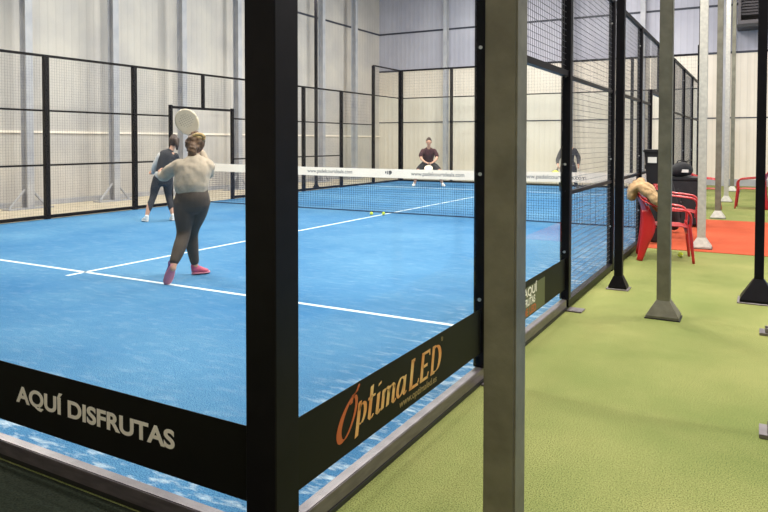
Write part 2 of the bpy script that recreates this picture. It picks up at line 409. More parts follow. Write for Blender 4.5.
# --- banner on the side glass: broad-nib strokes drawn as letters
def pen(bm, pts, nib=(.011, .004), mi=0, x=.0009, closed=False):
    """ribbon of a broad nib drawn along a smooth path in (u, v)"""
    P = [Vector((p[0], p[1], 0)) for p in pts]
    q, wv = spline(P, [(p[2] if len(p) > 2 else 1,)*2 for p in pts], 8)
    ring = []
    for i in range(len(q)):
        a = q[i]; w = wv[i][0]; nx, ny = nib[0]*w*1.22, nib[1]*w*1.15
        d = (q[min(i+1, len(q)-1)]-q[max(i-1, 0)]).normalized()
        # never thinner than a hair line
        px, py = -d.y*.0016, d.x*.0016
        if (nx*px+ny*py) < 0: px, py = -px, -py
        nx += px; ny += py
        ring.append([bm.verts.new((a.x+s*nx, a.y+s*ny, z)) for s, z in ((-1, 0), (1, 0), (1, x), (-1, x))])
    for i in range(len(ring)-1):
        for j in range(4):
            f = bm.faces.new((ring[i][j], ring[i][(j+1) % 4], ring[i+1][(j+1) % 4], ring[i+1][j])); f.material_index = mi
    bm.faces.new(ring[0][::-1]).material_index = mi; bm.faces.new(ring[-1]).material_index = mi

bm = bmesh.new(); box(bm, .0065, .0085, .067, 1.955, .18, .447); b1 = link('banner', bm, 'banner', gs)
F0 = (R(90), 0, R(90))     # text plane facing +x, reading along +y
lo = bmesh.new()
# capital O with a flourish at the top
pen(lo, [(.545, .412, .6), (.515, .404, .9), (.470, .378, 1.0), (.427, .335, 1.25), (.404, .288, 1.25), (.412, .252, 1.1), (.443, .246, .8), (.485, .275, .6), (.522, .325, .6), (.537, .370, .6), (.528, .396, .6), (.505, .392, .5), (.496, .374, .6)], (.011, .003))
pen(lo, [(.500, .402, .5), (.530, .408, .8), (.550, .424, 1.0), (.556, .436, .5)], (.008, .004))
ow = link('lettering', lo, 'copper', b1); ow.location = (.009, 0, 0); ow.rotation_euler = F0
ow['label'] = 'copper capital O with flourish'
lo = bmesh.new()
def stem(x, y0, y1, w=1, sl=.22): pen(lo, [(x, y0, w), (x+(y1-y0)*sl*.5, (y0+y1)/2, w), (x+(y1-y0)*sl, y1, w)], (.0095, .002))
B = .262; X = .345     # base line, x-height
stem(.535, .222, .360, 1)                                        # p
pen(lo, [(.556, .325, .6), (.580, .348, .9), (.606, .338, 1), (.604, .300, 1), (.580, .268, .7), (.556, .270, .4)], (.0085, .001))
stem(.640, .268, .395, 1); pen(lo, [(.640, .268, 1), (.652, .257, .7), (.676, .272, .4)], (.008, .001)); pen(lo, [(.632, .345, .5), (.665, .350, .6), (.694, .350, .5)], (.002, .005))  # t
stem(.706, .264, .345, 1); pen(lo, [(.706, .268, 1), (.716, .257, .6), (.735, .272, .4)], (.008, .001)); pen(lo, [(.733, .378, 1), (.737, .388, 1)], (.009, .003))                # i
stem(.752, B, .345, 1); stem(.800, B, .335, 1); stem(.850, .266, .335, 1)                                              # m
for a in (.765, .813): pen(lo, [(a, .315, .4), (a+.024, .344, .8), (a+.048, .340, 1), (a+.052, .322, .9)], (.0075, .002))
pen(lo, [(.850, .268, 1), (.862, .257, .6), (.880, .270, .4)], (.007, .001))
pen(lo, [(.965, .335, .7), (.940, .348, .7), (.910, .325, 1), (.896, .285, 1), (.912, .262, .8), (.938, .275, .5), (.962, .315, .5)], (.0085, .001)); stem(.958, .270, .345, 1); pen(lo, [(.957, .270, 1), (.968, .259, .6), (.985, .272, .4)], (.007, .001))   # a
# L E D
def st(x, w=1.15): stem(x, B, .392, w, .2)
def bar(x0, x1, y): pen(lo, [(x0, y, 1), ((x0+x1)/2, y, 1), (x1, y, 1)], (.001, .0045))
st(1.030); bar(1.015, 1.112, .264); pen(lo, [(1.104, .264, .8), (1.118, .288, .5)], (.005, .001)); bar(1.042, 1.080, .391)
st(1.145); bar(1.130, 1.222, .264); pen(lo, [(1.214, .264, .8), (1.228, .288, .5)], (.005, .001)); bar(1.157, 1.250, .391); pen(lo, [(1.244, .391, .8), (1.246, .368, .5)], (.005, .001)); bar(1.165, 1.218, .328)
st(1.268); bar(1.253, 1.300, .264); bar(1.280, 1.320, .391)
pen(lo, [(1.300, .264, .5), (1.338, .272, .9), (1.362, .305, 1.2), (1.370, .345, 1.2), (1.352, .382, .9), (1.318, .391, .5)], (.010, .002))
ow = link('lettering', lo, 'gold', b1); ow.location = (.009, 0, 0); ow.rotation_euler = F0
text('lettering', 'www.optimaled.es', .048, 'dimgold', b1, (.009, .915, .209), F0, offset=.0006, shear=.2, xs=1.15, extrude=.0004)
text('lettering', '®', .03, 'dimgold', b1, (.009, 1.385, .40), F0, extrude=.0004)

bm = bmesh.new(); box(bm, .0065, .0085, 2.042, 3.955, .18, .447); b2 = link('banner', bm, 'banner', gs)
bm = bmesh.new(); box(bm, .0086, .0092, 2.55, 3.33, .186, .40); link('tint_patch', bm, 'olive', b2)
text('lettering', 'AQUÍ', .085, 'cream', b2, (.0095, 2.80, .332), F0, offset=.002, xs=1.5, extrude=.0004)
text('lettering', 'DISFRUTAS', .075, 'cream', b2, (.0095, 2.70, .262), F0, offset=.002, xs=1.0, extrude=.0004)
text('lettering', 'DE LED', .075, 'copper', b2, (.0095, 2.78, .194), F0, offset=.002, xs=1.3, extrude=.0004)

# ------------------------------------------------------------------ mesh side fences
def side_fence(x, label, s, dy=0):
    """s: +1 when the outside is towards +x"""
    f = empty('side_fence', (x, 0, 0), 0, label, 'fence')
    ys = [4, 6, 8, 12, 14, 16, 18, 20]
    for y in ys:
        if y == 4 and x == 0: continue
        if y == 20: continue
        post(f, 0, y, 0, 4.0 if y == 18 else 3.0, hw=.033 if x == 0 else .045, bolts=(x == 0), face=(0, -1))
    # doorway beside the net: frame 2.2 m high, mesh and one short post above it
    for y in (9, 11): post(f, 0, y, 0, 2.2 if x == 0 else 2.25, 'gate_post', hw=.03 if x == 0 else .035, bolts=False)
    rail_x(f, 0, 9, 11, 2.2, .028, 'gate_header'); post(f, 0, 10, 2.2, 3.0, 'post', hw=.033, bolts=False)
    rail_x(f, 0, 4, 18, 3.0, .022, 'top_rail')
    for a, b in ((4, 6), (6, 8), (8, 9), (11, 12), (12, 14), (14, 16)):
        for z in (1, 2): rail_x(f, 0, a, b, z, .016)
        rail_x(f, 0, a, b, .05, .03, 'base_rail'); mesh_x(f, 0, a+.03, b-.03, .08, 3.0, w=.0015 if x == 0 else .0010)
    mesh_x(f, 0, 9.03, 10.97, 2.23, 3.0)
    pane_x(f, 0, 16.04, 17.96, .06, 2.0); rail_x(f, 0, 16, 18, 2.0, .016); mesh_x(f, 0, 16.04, 17.96, 2.02, 3.0, .1)
    pane_x(f, 0, 18.04, 19.95, .06, 3.0); rail_x(f, 0, 18, 20, 3.0, .016); mesh_x(f, 0, 18.04, 19.95, 3.02, 4.0, .1)
    rail_x(f, 0, 18, 20, 4.0, .022, 'top_rail'); rail_x(f, 0, 16, 20, .03, .03, 'base_rail')
    return f
fr = side_fence(0, 'black wire mesh side fence along the aisle, beyond the near glass', 1)
fl = side_fence(-10, 'black wire mesh side fence at left behind the two women players', -1)
# far glass end wall (y = 20)
fb = empty('glass_wall', (0, 20, 0), 0, 'far end glass wall with mesh top behind the crouching player', 'glass wall')
for k in range(6):
    post(fb, -2*k, 0, 0, 4.0, hw=.07 if k in (0, 5) else .045, bolts=False)
for k in range(5):
    pane_y(fb, 0, -2*k-1.95, -2*k-.05, .06, 3.0); mesh_y(fb, 0, -2*k-1.95, -2*k-.05, 3.02, 4.0, .1)
rail_y(fb, 0, -10, 0, 3.0, .018); rail_y(fb, 0, -10, 0, 4.0, .03, 'top_rail'); rail_y(fb, 0, -10, 0, .03, .03, 'base_rail')

# neighbouring court's fence: only its posts' anchor plates reach into the photo
for y, nm in ((2, 'anchored fence post of the neighbouring court nearest the camera, its plate at the right edge'), (4, 'anchored fence post of the neighbouring court, its plate just before the black light pole')):
    t = empty('fence_post', (1.645, y, 0), 0, nm, 'post')
    bm = bmesh.new(); bbox(bm, -.04, .04, -.04, .04, .0, 3.0, .004, seg=1); link('shaft', bm, 'black', t)
    bm = bmesh.new(); bbox(bm, -.18, -.02, -.09, .06, .001, .02, .002)
    for a in (-.06, .03): tube(bm, [(-.13, a, .02), (-.13, a, .05)], .014, 6)
    link('anchor_plate', bm, 'rail', t)

# ------------------------------------------------------------------ galvanised posts down the aisle
def foot(bm, w, h, top, z0=.008):
    a = [bm.verts.new((sx*w, sy*w*.8, z0)) for sx, sy in ((-1,-1), (1,-1), (1,1), (-1,1))]
    m_ = [bm.verts.new((sx*w, sy*w*.8, z0+.02)) for sx, sy in ((-1,-1), (1,-1), (1,1), (-1,1))]
    b = [bm.verts.new((sx*top, sy*top, z0+h)) for sx, sy in ((-1,-1), (1,-1), (1,1), (-1,1))]
    for lo_, hi in ((a, m_), (m_, b)):
        for i in range(4): bm.faces.new((lo_[i], lo_[(i+1) % 4], hi[(i+1) % 4], hi[i]))
    bm.faces.new(a[::-1]); bm.faces.new(b)
ap = empty('steel_post', (.785, .125, 0), 0, 'thick galvanised square steel post nearest the camera, right of the corner post', 'post', 'galvanised posts standing down the aisle')
bm = bmesh.new(); bbox(bm, -.05, .05, -.05, .05, .0, ZC, .006, seg=2); link('shaft', bm, 'galv', ap)
bm = bmesh.new(); foot(bm, .125, .14, .052, .006); link('foot', bm, 'galv', ap)
bm = bmesh.new(); bbox(bm, -.135, .135, -.11, .11, 0, .008, .002, seg=1); link('base_plate', bm, 'black', ap)
for y, x, nm in ((4.12, .775, 'galvanised post with pyramid foot, second nearest in the aisle, left of the open turf'),
              (8.2, .775, 'galvanised post whose white foot stands on the front of the orange turf'),
              (12.35, .77, 'galvanised post standing just behind the orange turf'),
              (16.3, .755, 'pale galvanised post with white foot, fourth down the aisle beyond the orange turf'),
              (20.3, .75, 'galvanised post furthest down the aisle near the back wall')):
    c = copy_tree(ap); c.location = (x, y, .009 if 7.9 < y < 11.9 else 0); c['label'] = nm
    for o in c.children:       # stronger light painted in: some posts and feet get a paler copy
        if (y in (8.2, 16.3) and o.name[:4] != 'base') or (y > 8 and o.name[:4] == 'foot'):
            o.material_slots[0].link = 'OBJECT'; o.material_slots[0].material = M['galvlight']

# ------------------------------------------------------------------ black light poles
def light_pole(x, y, label, aim, w=.04, fw=.15, fh=.2):
    t = empty('light_pole', (x, y, 0), 0, label, 'light pole', 'black light poles')
    bm = bmesh.new(); bbox(bm, -w, w, -w, w, .01, 6.2, .004, seg=1); link('shaft', bm, 'black', t)
    bm = bmesh.new(); foot(bm, fw, fh, w+.003, .012); link('foot', bm, 'black', t)
    bm = bmesh.new(); bbox(bm, -fw-.02, fw+.02, -fw*.8-.02, fw*.8+.02, 0, .012, .002, seg=1); link('base_plate', bm, 'rail', t)
    bm = bmesh.new(); bbox(bm, -.03, .03, -.5, .5, 6.2, 6.26, .004, seg=1); link('cross_arm', bm, 'black', t)
    for k, dy in enumerate((-.32, .32)):
        h = empty('floodlight', (aim*.12, dy, 6.18)); h.parent = t; h.rotation_euler = (0, R(-38*aim), 0)
        bm = bmesh.new(); bbox(bm, -.13, .13, -.17, .17, 0, .06, .01); link('casing', bm, 'lampcase', h)
        bm = bmesh.new(); box(bm, -.11, .11, -.15, .15, -.004, -.001); link('lens', bm, 'led', h)
        l = bpy.data.lights.new('flood', 'AREA'); l.shape = 'RECTANGLE'; l.size = .3; l.size_y = .22; l.energy = FLOOD; l.color = (1, .95, .86)
        lo_ = bpy.data.objects.new('flood', l); COL.objects.link(lo_); lo_.parent = h; lo_.location = (0, 0, -.02)
    return t
FLOOD = 170
light_pole(.255, 5.06, 'black light pole standing just outside the side fence, left of the galvanised post', -1, .038, .085, .12)
light_pole(1.458, 5.1, 'black light pole with flared foot at the right edge of the aisle', 1, .038, .15, .2)
light_pole(.255, 15.0, 'black light pole far down the aisle beside the fence, mostly hidden', -1, .038, .085, .12)
light_pole(-10.26, 5.06, 'black light pole outside the left fence, beyond the photo\'s left edge', 1, .038, .085, .12)
light_pole(-10.26, 15.0, 'black light pole outside the left fence near the far corner', 1, .038, .085, .12)

# ------------------------------------------------------------------ unseen lights added under the roof for soft overall light
def fill_lamp(x, y, z, e, label, sx=2.4, sy=.35, col=(1, .965, .9)):
    t = empty('ceiling_light', (x, y, z), 0, label, 'light', 'hall lights under the roof')  # added unseen fill light, with its casing, cables and lens
    bm = bmesh.new(); bbox(bm, -sx/2-.05, sx/2+.05, -sy/2-.05, sy/2+.05, .02, .1, .01); link('casing', bm, 'lampcase', t)
    for s in (-1, 1):
        bm = bmesh.new(); tube(bm, [(s*sx*.4, 0, .1), (s*sx*.4, 0, ZC-z)], .006, 6); link('cable', bm, 'plastic', t)
    bm = bmesh.new(); box(bm, -sx/2, sx/2, -sy/2, sy/2, .012, .019); link('lens', bm, 'led', t)
    l = bpy.data.lights.new('hall', 'AREA'); l.shape = 'RECTANGLE'; l.size = sx; l.size_y = sy; l.energy = e; l.color = col  # added area lamp for soft overall light
    o = bpy.data.objects.new('hall', l); COL.objects.link(o); o.parent = t
FILL = 300
for i, (x, y) in enumerate([(-7.5, 2.5), (-2.8, 2.5), (-7.5, 8), (-2.8, 8), (-7.5, 13.5), (-2.8, 13.5), (-7.5, 19), (-2.8, 19)]):
    fill_lamp(x, y, 7.9, FILL, 'long hall light hung above the court')  # unseen fill light added above the court
for y in (-1.0, 4.5, 10.5, 17.5):
    fill_lamp(1.6, y, 7.9, FILL*.8, 'long hall light hung above the aisle', 1.2)  # unseen fill light added above the aisle
for y in (3, 10, 17):
    fill_lamp(7, y, 7.9, FILL, 'long hall light hung above the neighbouring court')  # unseen fill light added above the neighbouring court

# ------------------------------------------------------------------ net
nt = empty('net', (-5, 10, 0), 0, 'padel net with white printed top band across the blue court', 'net')
bm = bmesh.new()
w = .0021
x = -4.9
def sag(x): return .925 - .035*(1-(x/4.9)**2)
while x < 4.9: box(bm, x-w, x+w, -w, w, .02, sag(x)-.17); x += .045
z = .03
while z < .74: box(bm, -4.9, 4.9, -w, w, z-w, z+w); z += .045
link('net_mesh', bm, 'netcord', nt)
bm = bmesh.new(); pr = None
for i in range(41):
    x = -4.9+9.8*i/40; h = sag(x)
    ring = [bm.verts.new((x, y, z)) for y, z in ((-.006, h), (.006, h), (.006, h-.175), (-.006, h-.175))]
    if pr:
        for j in range(4): bm.faces.new((pr[j], pr[(j+1) % 4], ring[(j+1) % 4], ring[j]))
    else: bm.faces.new(ring)
    pr = ring
bm.faces.new(pr); bd = link('top_band', bm, 'band', nt)
for xs_, s in ((-2.0, .105), (.48, .105), (2.72, .105)):
    text('lettering', 'www.padelcourtdeals.com', s, 'bandtxt', bd, (xs_, -.0075, sag(xs_)-.115), (R(90), 0, 0), offset=.001, extrude=.0004)
bm = bmesh.new()      # small printed emblem in the middle of the band
for i in range(3): box(bm, -.1+i*.045, -.07+i*.045, -.0078, -.0066, .80-i*.012, .845+i*.006)
tube(bm, [(.02, -.007, .825), (.02, -.0078, .825)], .035, 12); link('emblem', bm, 'bandtxt', bd)
for s in (-1, 1):
    bm = bmesh.new(); bbox(bm, s*4.93-.035, s*4.93+.035, -.035, .035, 0, 1.0, .006); link('net_post', bm, 'black', nt)
bm = bmesh.new(); box(bm, -4.9, 4.9, -.006, .006, .012, .03); link('bottom_tape', bm, 'netcord', nt)

# ------------------------------------------------------------------ balls
def tball(x, y, z, label):
    bm = bmesh.new(); ball(bm, (0, 0, 0), .033, 16)
    o = link('padel_ball', bm, 'ball', None, True); o.location = (x, y, z)
    tag(o, label, 'ball', 'padel balls')
    bm = bmesh.new(); tube(bm, [Vector((.033*math.cos(a), .033*math.sin(a), .012*math.sin(2*a))).normalized()*.0332 for a in [2*math.pi*i/24 for i in range(25)]], .0012, 5)
    link('seam', bm, 'white', o)
tball(.60, 7.32, .033, 'yellow ball on the turf by the front leg of the red chair')
tball(-5.13, 9.5, .041, 'left one of two small balls lying before the net on the centre line')
tball(-4.93, 9.62, .041, 'right one of two small balls lying before the net on the centre line')

# ------------------------------------------------------------------ orange turf, chairs, bag, bin, crate
bm = bmesh.new(); box(bm, .07, 1.65, 7.9, 11.95, .0008, .008); tag(link('floor', bm, 'orange'), 'orange turf patch across the aisle', kind=S)

def surf(bm, g, th, mi=0):
    """closed thick sheet from a grid of points"""
    nu, nv = len(g), len(g[0]); up = [[None]*nv for _ in range(nu)]; dn = [[None]*nv for _ in range(nu)]
    for i in range(nu):
        for j in range(nv):
            a = Vector(g[min(i+1, nu-1)][j])-Vector(g[max(i-1, 0)][j]); b = Vector(g[i][min(j+1, nv-1)])-Vector(g[i][max(j-1, 0)])
            nn = a.cross(b).normalized()*th/2; p = Vector(g[i][j])
            up[i][j] = bm.verts.new(p+nn); dn[i][j] = bm.verts.new(p-nn)
    for i in range(nu-1):
        for j in range(nv-1):
            bm.faces.new((up[i][j], up[i+1][j], up[i+1][j+1], up[i][j+1])); bm.faces.new((dn[i][j], dn[i][j+1], dn[i+1][j+1], dn[i+1][j]))
    for i in range(nu-1):
        for j in (0, nv-1): bm.faces.new((up[i][j], up[i+1][j], dn[i+1][j], dn[i][j]))
    for j in range(nv-1):
        for i in (0, nu-1): bm.faces.new((up[i][j], up[i][j+1], dn[i][j+1], dn[i][j]))

def plastic_chair(label):
    """one-piece moulded armchair, facing +x locally"""
    t = empty('plastic_chair', (0, 0, 0), 0, label, 'chair', 'red plastic armchairs')
    bm = bmesh.new(); g = []
    for i in range(9):
        u = i/8; row = []
        for j in range(9):
            v = j/8*2-1; hw = .20+.035*u
            row.append((-.2+.43*u, v*hw, .43-.015*math.cos(v*1.5)*math.sin(u*3.1) + (.0 if u < .85 else -.12*(u-.85))))
        g.append(row)
    surf(bm, g, .008); bmesh.ops.remove_doubles(bm, verts=bm.verts, dist=.0001); link('seat', bm, 'red', t, True)
    bm = bmesh.new(); g = []
    for i in range(12):
        u = i/11; row = []
        for j in range(13):
            v = j/12*2-1; hw = .215+.03*math.sin(u*3)-.05*u*u
            row.append((-.20-.15*u+.09*v*v*(1-.4*u), v*hw, .40+.44*u-.05*v*v*u*u))
        g.append(row)
    surf(bm, g, .008); link('backrest', bm, 'red', t, True)
    for s in (-1, 1):
        bm = bmesh.new()   # arm sweeping from the back top down to the front leg
        path = [(-.30, s*.20, .78), (-.24, s*.25, .72), (-.08, s*.285, .665), (.10, s*.29, .645), (.22, s*.28, .62), (.265, s*.265, .55), (.262, s*.25, .44)]
        a, b = spline(path, [(.030, .010), (.034, .012), (.034, .012), (.036, .012), (.036, .014), (.034, .016), (.030, .018)], 4)
        tube(bm, a, b, 10, (0, 1, .2)); link('armrest', bm, 'red', t, True)
        bm = bmesh.new()   # front leg
        a, b = spline([(.255, s*.245, .46), (.275, s*.262, .25), (.30, s*.275, 0)], [(.034, .018), (.028, .02), (.022, .016)], 4)
        tube(bm, a, b, 10, (0, 1, 0)); link('leg', bm, 'red', t, True)
        bm = bmesh.new()   # broad rear leg running up into the back
        a, b = spline([(-.23, s*.225, .62), (-.20, s*.235, .42), (-.25, s*.25, .2), (-.30, s*.265, 0)], [(.02, .05), (.02, .085), (.018, .055), (.016, .034)], 4)
        tube(bm, a, b, 10, (0, 1, 0)); link('leg', bm, 'red', t, True)
    bm = bmesh.new(); g = []
    for i in range(3):
        g.append([(.232+.0*i, -.235+.47*j/8, .425-.03*i-.02*math.sin(math.pi*j/8)*i) for j in range(9)])
    surf(bm, g, .008); link('apron', bm, 'red', t, True)
    return t
ch = plastic_chair('red plastic armchair with a tan padded jacket over its back, nearest the camera')
ch.location = (.44, 7.12, 0); ch.rotation_euler.z = R(10)
for (x, y, rz, nm) in ((.40, 8.95, 4, 'second red plastic armchair, on the orange turf behind the chair with the jacket'),
                       (.42, 14.4, 5, 'red plastic armchair in the far aisle, left of the furthest posts'),
                       (1.30, 14.85, 178, 'red plastic armchair in the far aisle, just left of the flared black pole')):
    c = copy_tree(ch); c.location = (x, y, .009 if 7.9 < y < 11.9 else 0); c.rotation_euler.z = R(rz); c['label'] = nm

# tan padded jacket slung over the chair's back
bm = bmesh.new()
chain(bm, [(-.40, -.03, .74), (-.375, -.03, .84), (-.30, -.03, .885), (-.215, -.03, .845), (-.14, -.04, .74), (-.08, -.05, .64), (.02, -.06, .55)], [(.17, .045), (.19, .06), (.20, .065), (.20, .07), (.19, .07), (.16, .06), (.12, .045)], up=(0, 1, 0), sub=6, n=28)
chain(bm, [(-.27, -.20, .86), (-.18, -.25, .80), (-.10, -.27, .70), (-.05, -.24, .62)], [.06, .065, .055, .045], sub=4, n=14)   # sleeve
chain(bm, [(-.34, .1, .90), (-.29, .0, .925), (-.28, -.12, .90)], [.045, .055, .045], sub=4, n=12)   # collar
jo = link('jacket', bm, 'tan'); fuse(jo, .012, 2, .5)
tx = bpy.data.textures.new('folds', 'CLOUDS'); tx.noise_scale = .10; tx.noise_depth = 2
dm = jo.modifiers.new('folds', 'DISPLACE'); dm.texture = tx; dm.strength = .06; dm.mid_level = .5
jo.location = (.44, 7.12, .01); jo.rotation_euler.z = R(10)
tag(jo, 'tan padded jacket slung over the back of the nearest red chair', 'jacket')

# black fabric case on the orange turf
t = empty('equipment_case', (.33, 10.85, .009), 0, 'tall black case standing on the orange turf beside the fence', 'case')
bm = bmesh.new(); bbox(bm, -.23, .25, -.3, .3, .03, .80, .03, seg=3); link('body', bm, 'blackcloth', t)
bm = bmesh.new(); bbox(bm, -.24, .26, -.31, .31, .78, .83, .015, seg=2); link('lid', bm, 'plastic', t)
for sx, sy in ((-1, -1), (1, -1), (1, 1), (-1, 1)):
    bm = bmesh.new(); tube(bm, [(.01+sx*.2-.012, sy*.25, .03), (.01+sx*.2+.012, sy*.25, .03)], .03, 12); link('wheel', bm, 'plastic', t)
bm = bmesh.new(); tube(bm, [(-.02, -.305, .42), (-.02, -.315, .42)], .02, 12); link('badge', bm, 'rail', t)
# sports bag lying on the case
t = empty('sports_bag', (.30, 10.85, .84), 0, 'black sports bag lying on top of the tall black case', 'bag')
bm = bmesh.new(); chain(bm, [(-.14, -.22, .10), (-.02, -.05, .13), (.06, .2, .11)], [(.09, .1), (.11, .13), (.085, .1)], up=(1, 0, 0)); o = link('body', bm, 'blackcloth', t); fuse(o, .015, 1)
bm = bmesh.new(); tube(bm, spline([(-.08, -.15, .17), (-.08, -.12, .27), (.0, .0, .275), (.04, .1, .24), (.03, .14, .19)], [.008]*5)[0], .009, 6); link('strap', bm, 'blackcloth', t, True)
bm = bmesh.new(); bbox(bm, -.06, .10, -.21, -.19, .08, .13, .004); link('label_patch', bm, 'label', t)

# bin hung on the doorway post
t = empty('litter_bin', (.15, 8.25, .86), 0, 'black litter bin with white label hung on the fence doorway post', 'bin')
bm = bmesh.new()
prof = [(.085, 0), (.09, .01), (.125, .42), (.125, .43)]
rings = []
for w_, z_ in prof: rings.append([bm.verts.new((sx*w_*.8, sy*w_, z_)) for sx, sy in ((-1,-1), (1,-1), (1,1), (-1,1))])
for a, b in zip(rings, rings[1:]):
    for i in range(4): bm.faces.new((a[i], a[(i+1) % 4], b[(i+1) % 4], b[i]))
bm.faces.new(rings[0][::-1]); bm.faces.new(rings[-1]); link('body', bm, 'plastic', t)
bm = bmesh.new(); bbox(bm, -.12, .12, -.145, .145, .43, .475, .012); link('lid', bm, 'plastic', t)
bm = bmesh.new(); box(bm, -.055, .06, -.132, -.122, .29, .37); link('label_patch', bm, 'label', t)
bm = bmesh.new(); bbox(bm, -.11, -.05, -.03, .03, .2, .26, .004); link('bracket', bm, 'plastic', t)
# dark jacket hanging under the bin
bm = bmesh.new(); chain(bm, [(0, 0, .74), (.0, -.01, .5), (.0, 0, .25), (.0, 0, .06)], [(.05, .04), (.10, .06), (.12, .07), (.09, .05)], up=(1, .4, 0)); chain(bm, [(.03, -.04, .66), (.05, -.05, .5), (.03, -.04, .38)], [.035, .04, .03])
o = link('backpack', bm, 'blackcloth'); fuse(o, .014, 2); o.location = (.17, 8.3, .0); tag(o, 'slim black bag standing against the fence under the litter bin', 'bag')
# racket bag standing in front of the far fence
t = empty('racket_bag', (.28, 9.7, .009), 0, 'black racket bag leaning on the fence by the tall black case', 'bag')
bm = bmesh.new(); chain(bm, [(0, 0, .1), (-.03, 0, .35), (-.06, 0, .62), (-.08, 0, .8)], [(.13, .08), (.17, .1), (.15, .08), (.07, .05)], up=(0, 1, 0)); o = link('body', bm, 'blackcloth', t); fuse(o, .014, 1)
bm = bmesh.new(); tube(bm, spline([(.05, -.06, .7), (.12, -.07, .5), (.1, -.06, .25)], [.01]*3)[0], .012, 6); link('strap', bm, 'blackcloth', t, True)

# ventilation unit on the back wall
t = empty('ventilation_unit', (1.74, 22.5, 5.1), 0, 'dark grey ventilation unit mounted high on the back wall, right of the posts', 'ventilation unit')
bm = bmesh.new(); bbox(bm, -.95, .85, -.45, .48, .0, .12, .01); bbox(bm, -.95, -.87, -.45, .48, .12, 2.2, .01); bbox(bm, .78, .85, -.45, .48, .12, 2.2, .01); bbox(bm, -.95, .85, -.45, .48, 2.1, 2.2, .01); box(bm, -.87, .78, .3, .48, .12, 2.1)
bbox(bm, -.16, .0, -.46, .1, .1, 2.15, .01); link('casing', bm, 'duct', t)
bm = bmesh.new(); z = .3
while z < 2.05: box(bm, -.87, .78, -.3, -.24, z, z+.06); z += .09
link('louvre', bm, 'ductglass', t)
bm = bmesh.new(); box(bm, -.98, .9, -.47, .48, -.08, -.001); link('drip_tray', bm, 'plastic', t)

# ------------------------------------------------------------------ rackets
def racket(label, face, loc, aim, normal, scale=1, cat_group='padel rackets'):
    """head centre is .27 along the aim direction from the grip end"""
    t = empty('padel_racket', loc, 0, label, 'racket', cat_group)
    z = Vector(aim).normalized(); y = Vector(normal); y = (y-z*y.dot(z)).normalized(); x = y.cross(z)
    t.rotation_euler = Matrix((x, y, z)).transposed().to_euler(); t.scale = (scale,)*3
    def out(a, k=1):
        r_ = 1
        return (math.cos(a)*.115*k, .315+math.sin(a)*(.135 if math.sin(a) > 0 else .15)*k)
    bm = bmesh.new(); A = [2*math.pi*i/36 for i in range(36)]
    tube(bm, [(out(a)[0], 0, out(a)[1]) for a in A+[0]], [(.012, .018)]*37, 8, (0, 1, 0)); link('frame', bm, 'racket_dark' if face != 'racket' else 'racket', t, True)
    bm = bmesh.new()
    f = [bm.verts.new((out(a, .97)[0], -.013, out(a, .97)[1])) for a in A]; b = [bm.verts.new((out(a, .97)[0], .013, out(a, .97)[1])) for a in A]
    bm.faces.new(f); bm.faces.new(b[::-1])
    for i in range(36): bm.faces.new((f[i], f[(i+1) % 36], b[(i+1) % 36], b[i]))
    fo = link('face', bm, face, t)
    bm = bmesh.new()
    for i in range(-3, 4):
        for j in range(-3, 4):
            if i*i+j*j < 11: tube(bm, [(i*.024, -.0136, .33+j*.024), (i*.024, .0136, .33+j*.024)], .0055, 8)
    link('hole', bm, 'hole', fo, False)
    bm = bmesh.new()
    for s in (-1, 1): tube(bm, [(s*.068, 0, .20), (s*.03, 0, .155), (s*.012, 0, .12)], .011, 8)
    link('throat', bm, 'racket_dark', t, True)
    bm = bmesh.new(); tube(bm, [(0, 0, -.01), (0, 0, 0), (0, 0, .13)], [.019, .016, .0155], 10); link('handle', bm, 'racket_dark', t, True)
    return t

# ------------------------------------------------------------------ people
def hand(bm, wrist, d, palm, curl=1.0, thumb=1, s=1.0):
    """palm plus five separate bent fingers; d = pointing direction, palm = palm normal"""
    w = Vector(wrist); d = Vector(d).normalized(); pn = Vector(palm); pn = (pn-d*pn.dot(d)).normalized(); sd = d.cross(pn)
    chain(bm, [w, w+d*.04*s, w+d*.085*s], [(.024*s, .018*s), (.038*s, .016*s), (.040*s, .014*s)], up=sd, n=10)
    for k, L_ in enumerate((.066, .076, .071, .056)):
        o = w+d*.085*s+sd*(-.030+.020*k)*s; p1 = o+(d*math.cos(.5*curl)+pn*math.sin(.5*curl))*L_*.45*s
        p2 = p1+(d*math.cos(1.5*curl)+pn*math.sin(1.5*curl))*L_*.35*s; p3 = p2+(d*math.cos(2.3*curl)+pn*math.sin(2.3*curl))*L_*.25*s
        chain(bm, [o-d*.01, p1, p2, p3], [.0095*s, .009*s, .008*s, .007*s], sub=2, n=8)
    o = w+d*.025*s-sd*.030*s*thumb
    chain(bm, [o, o+(d*.6-sd*.7*thumb+pn*.4).normalized()*.035*s, o+(d*.6-sd*.7*thumb+pn*.4).normalized()*.035*s+(d*.5+pn*.9).normalized()*.03*s], [.012*s, .010*s, .008*s], sub=2, n=8)

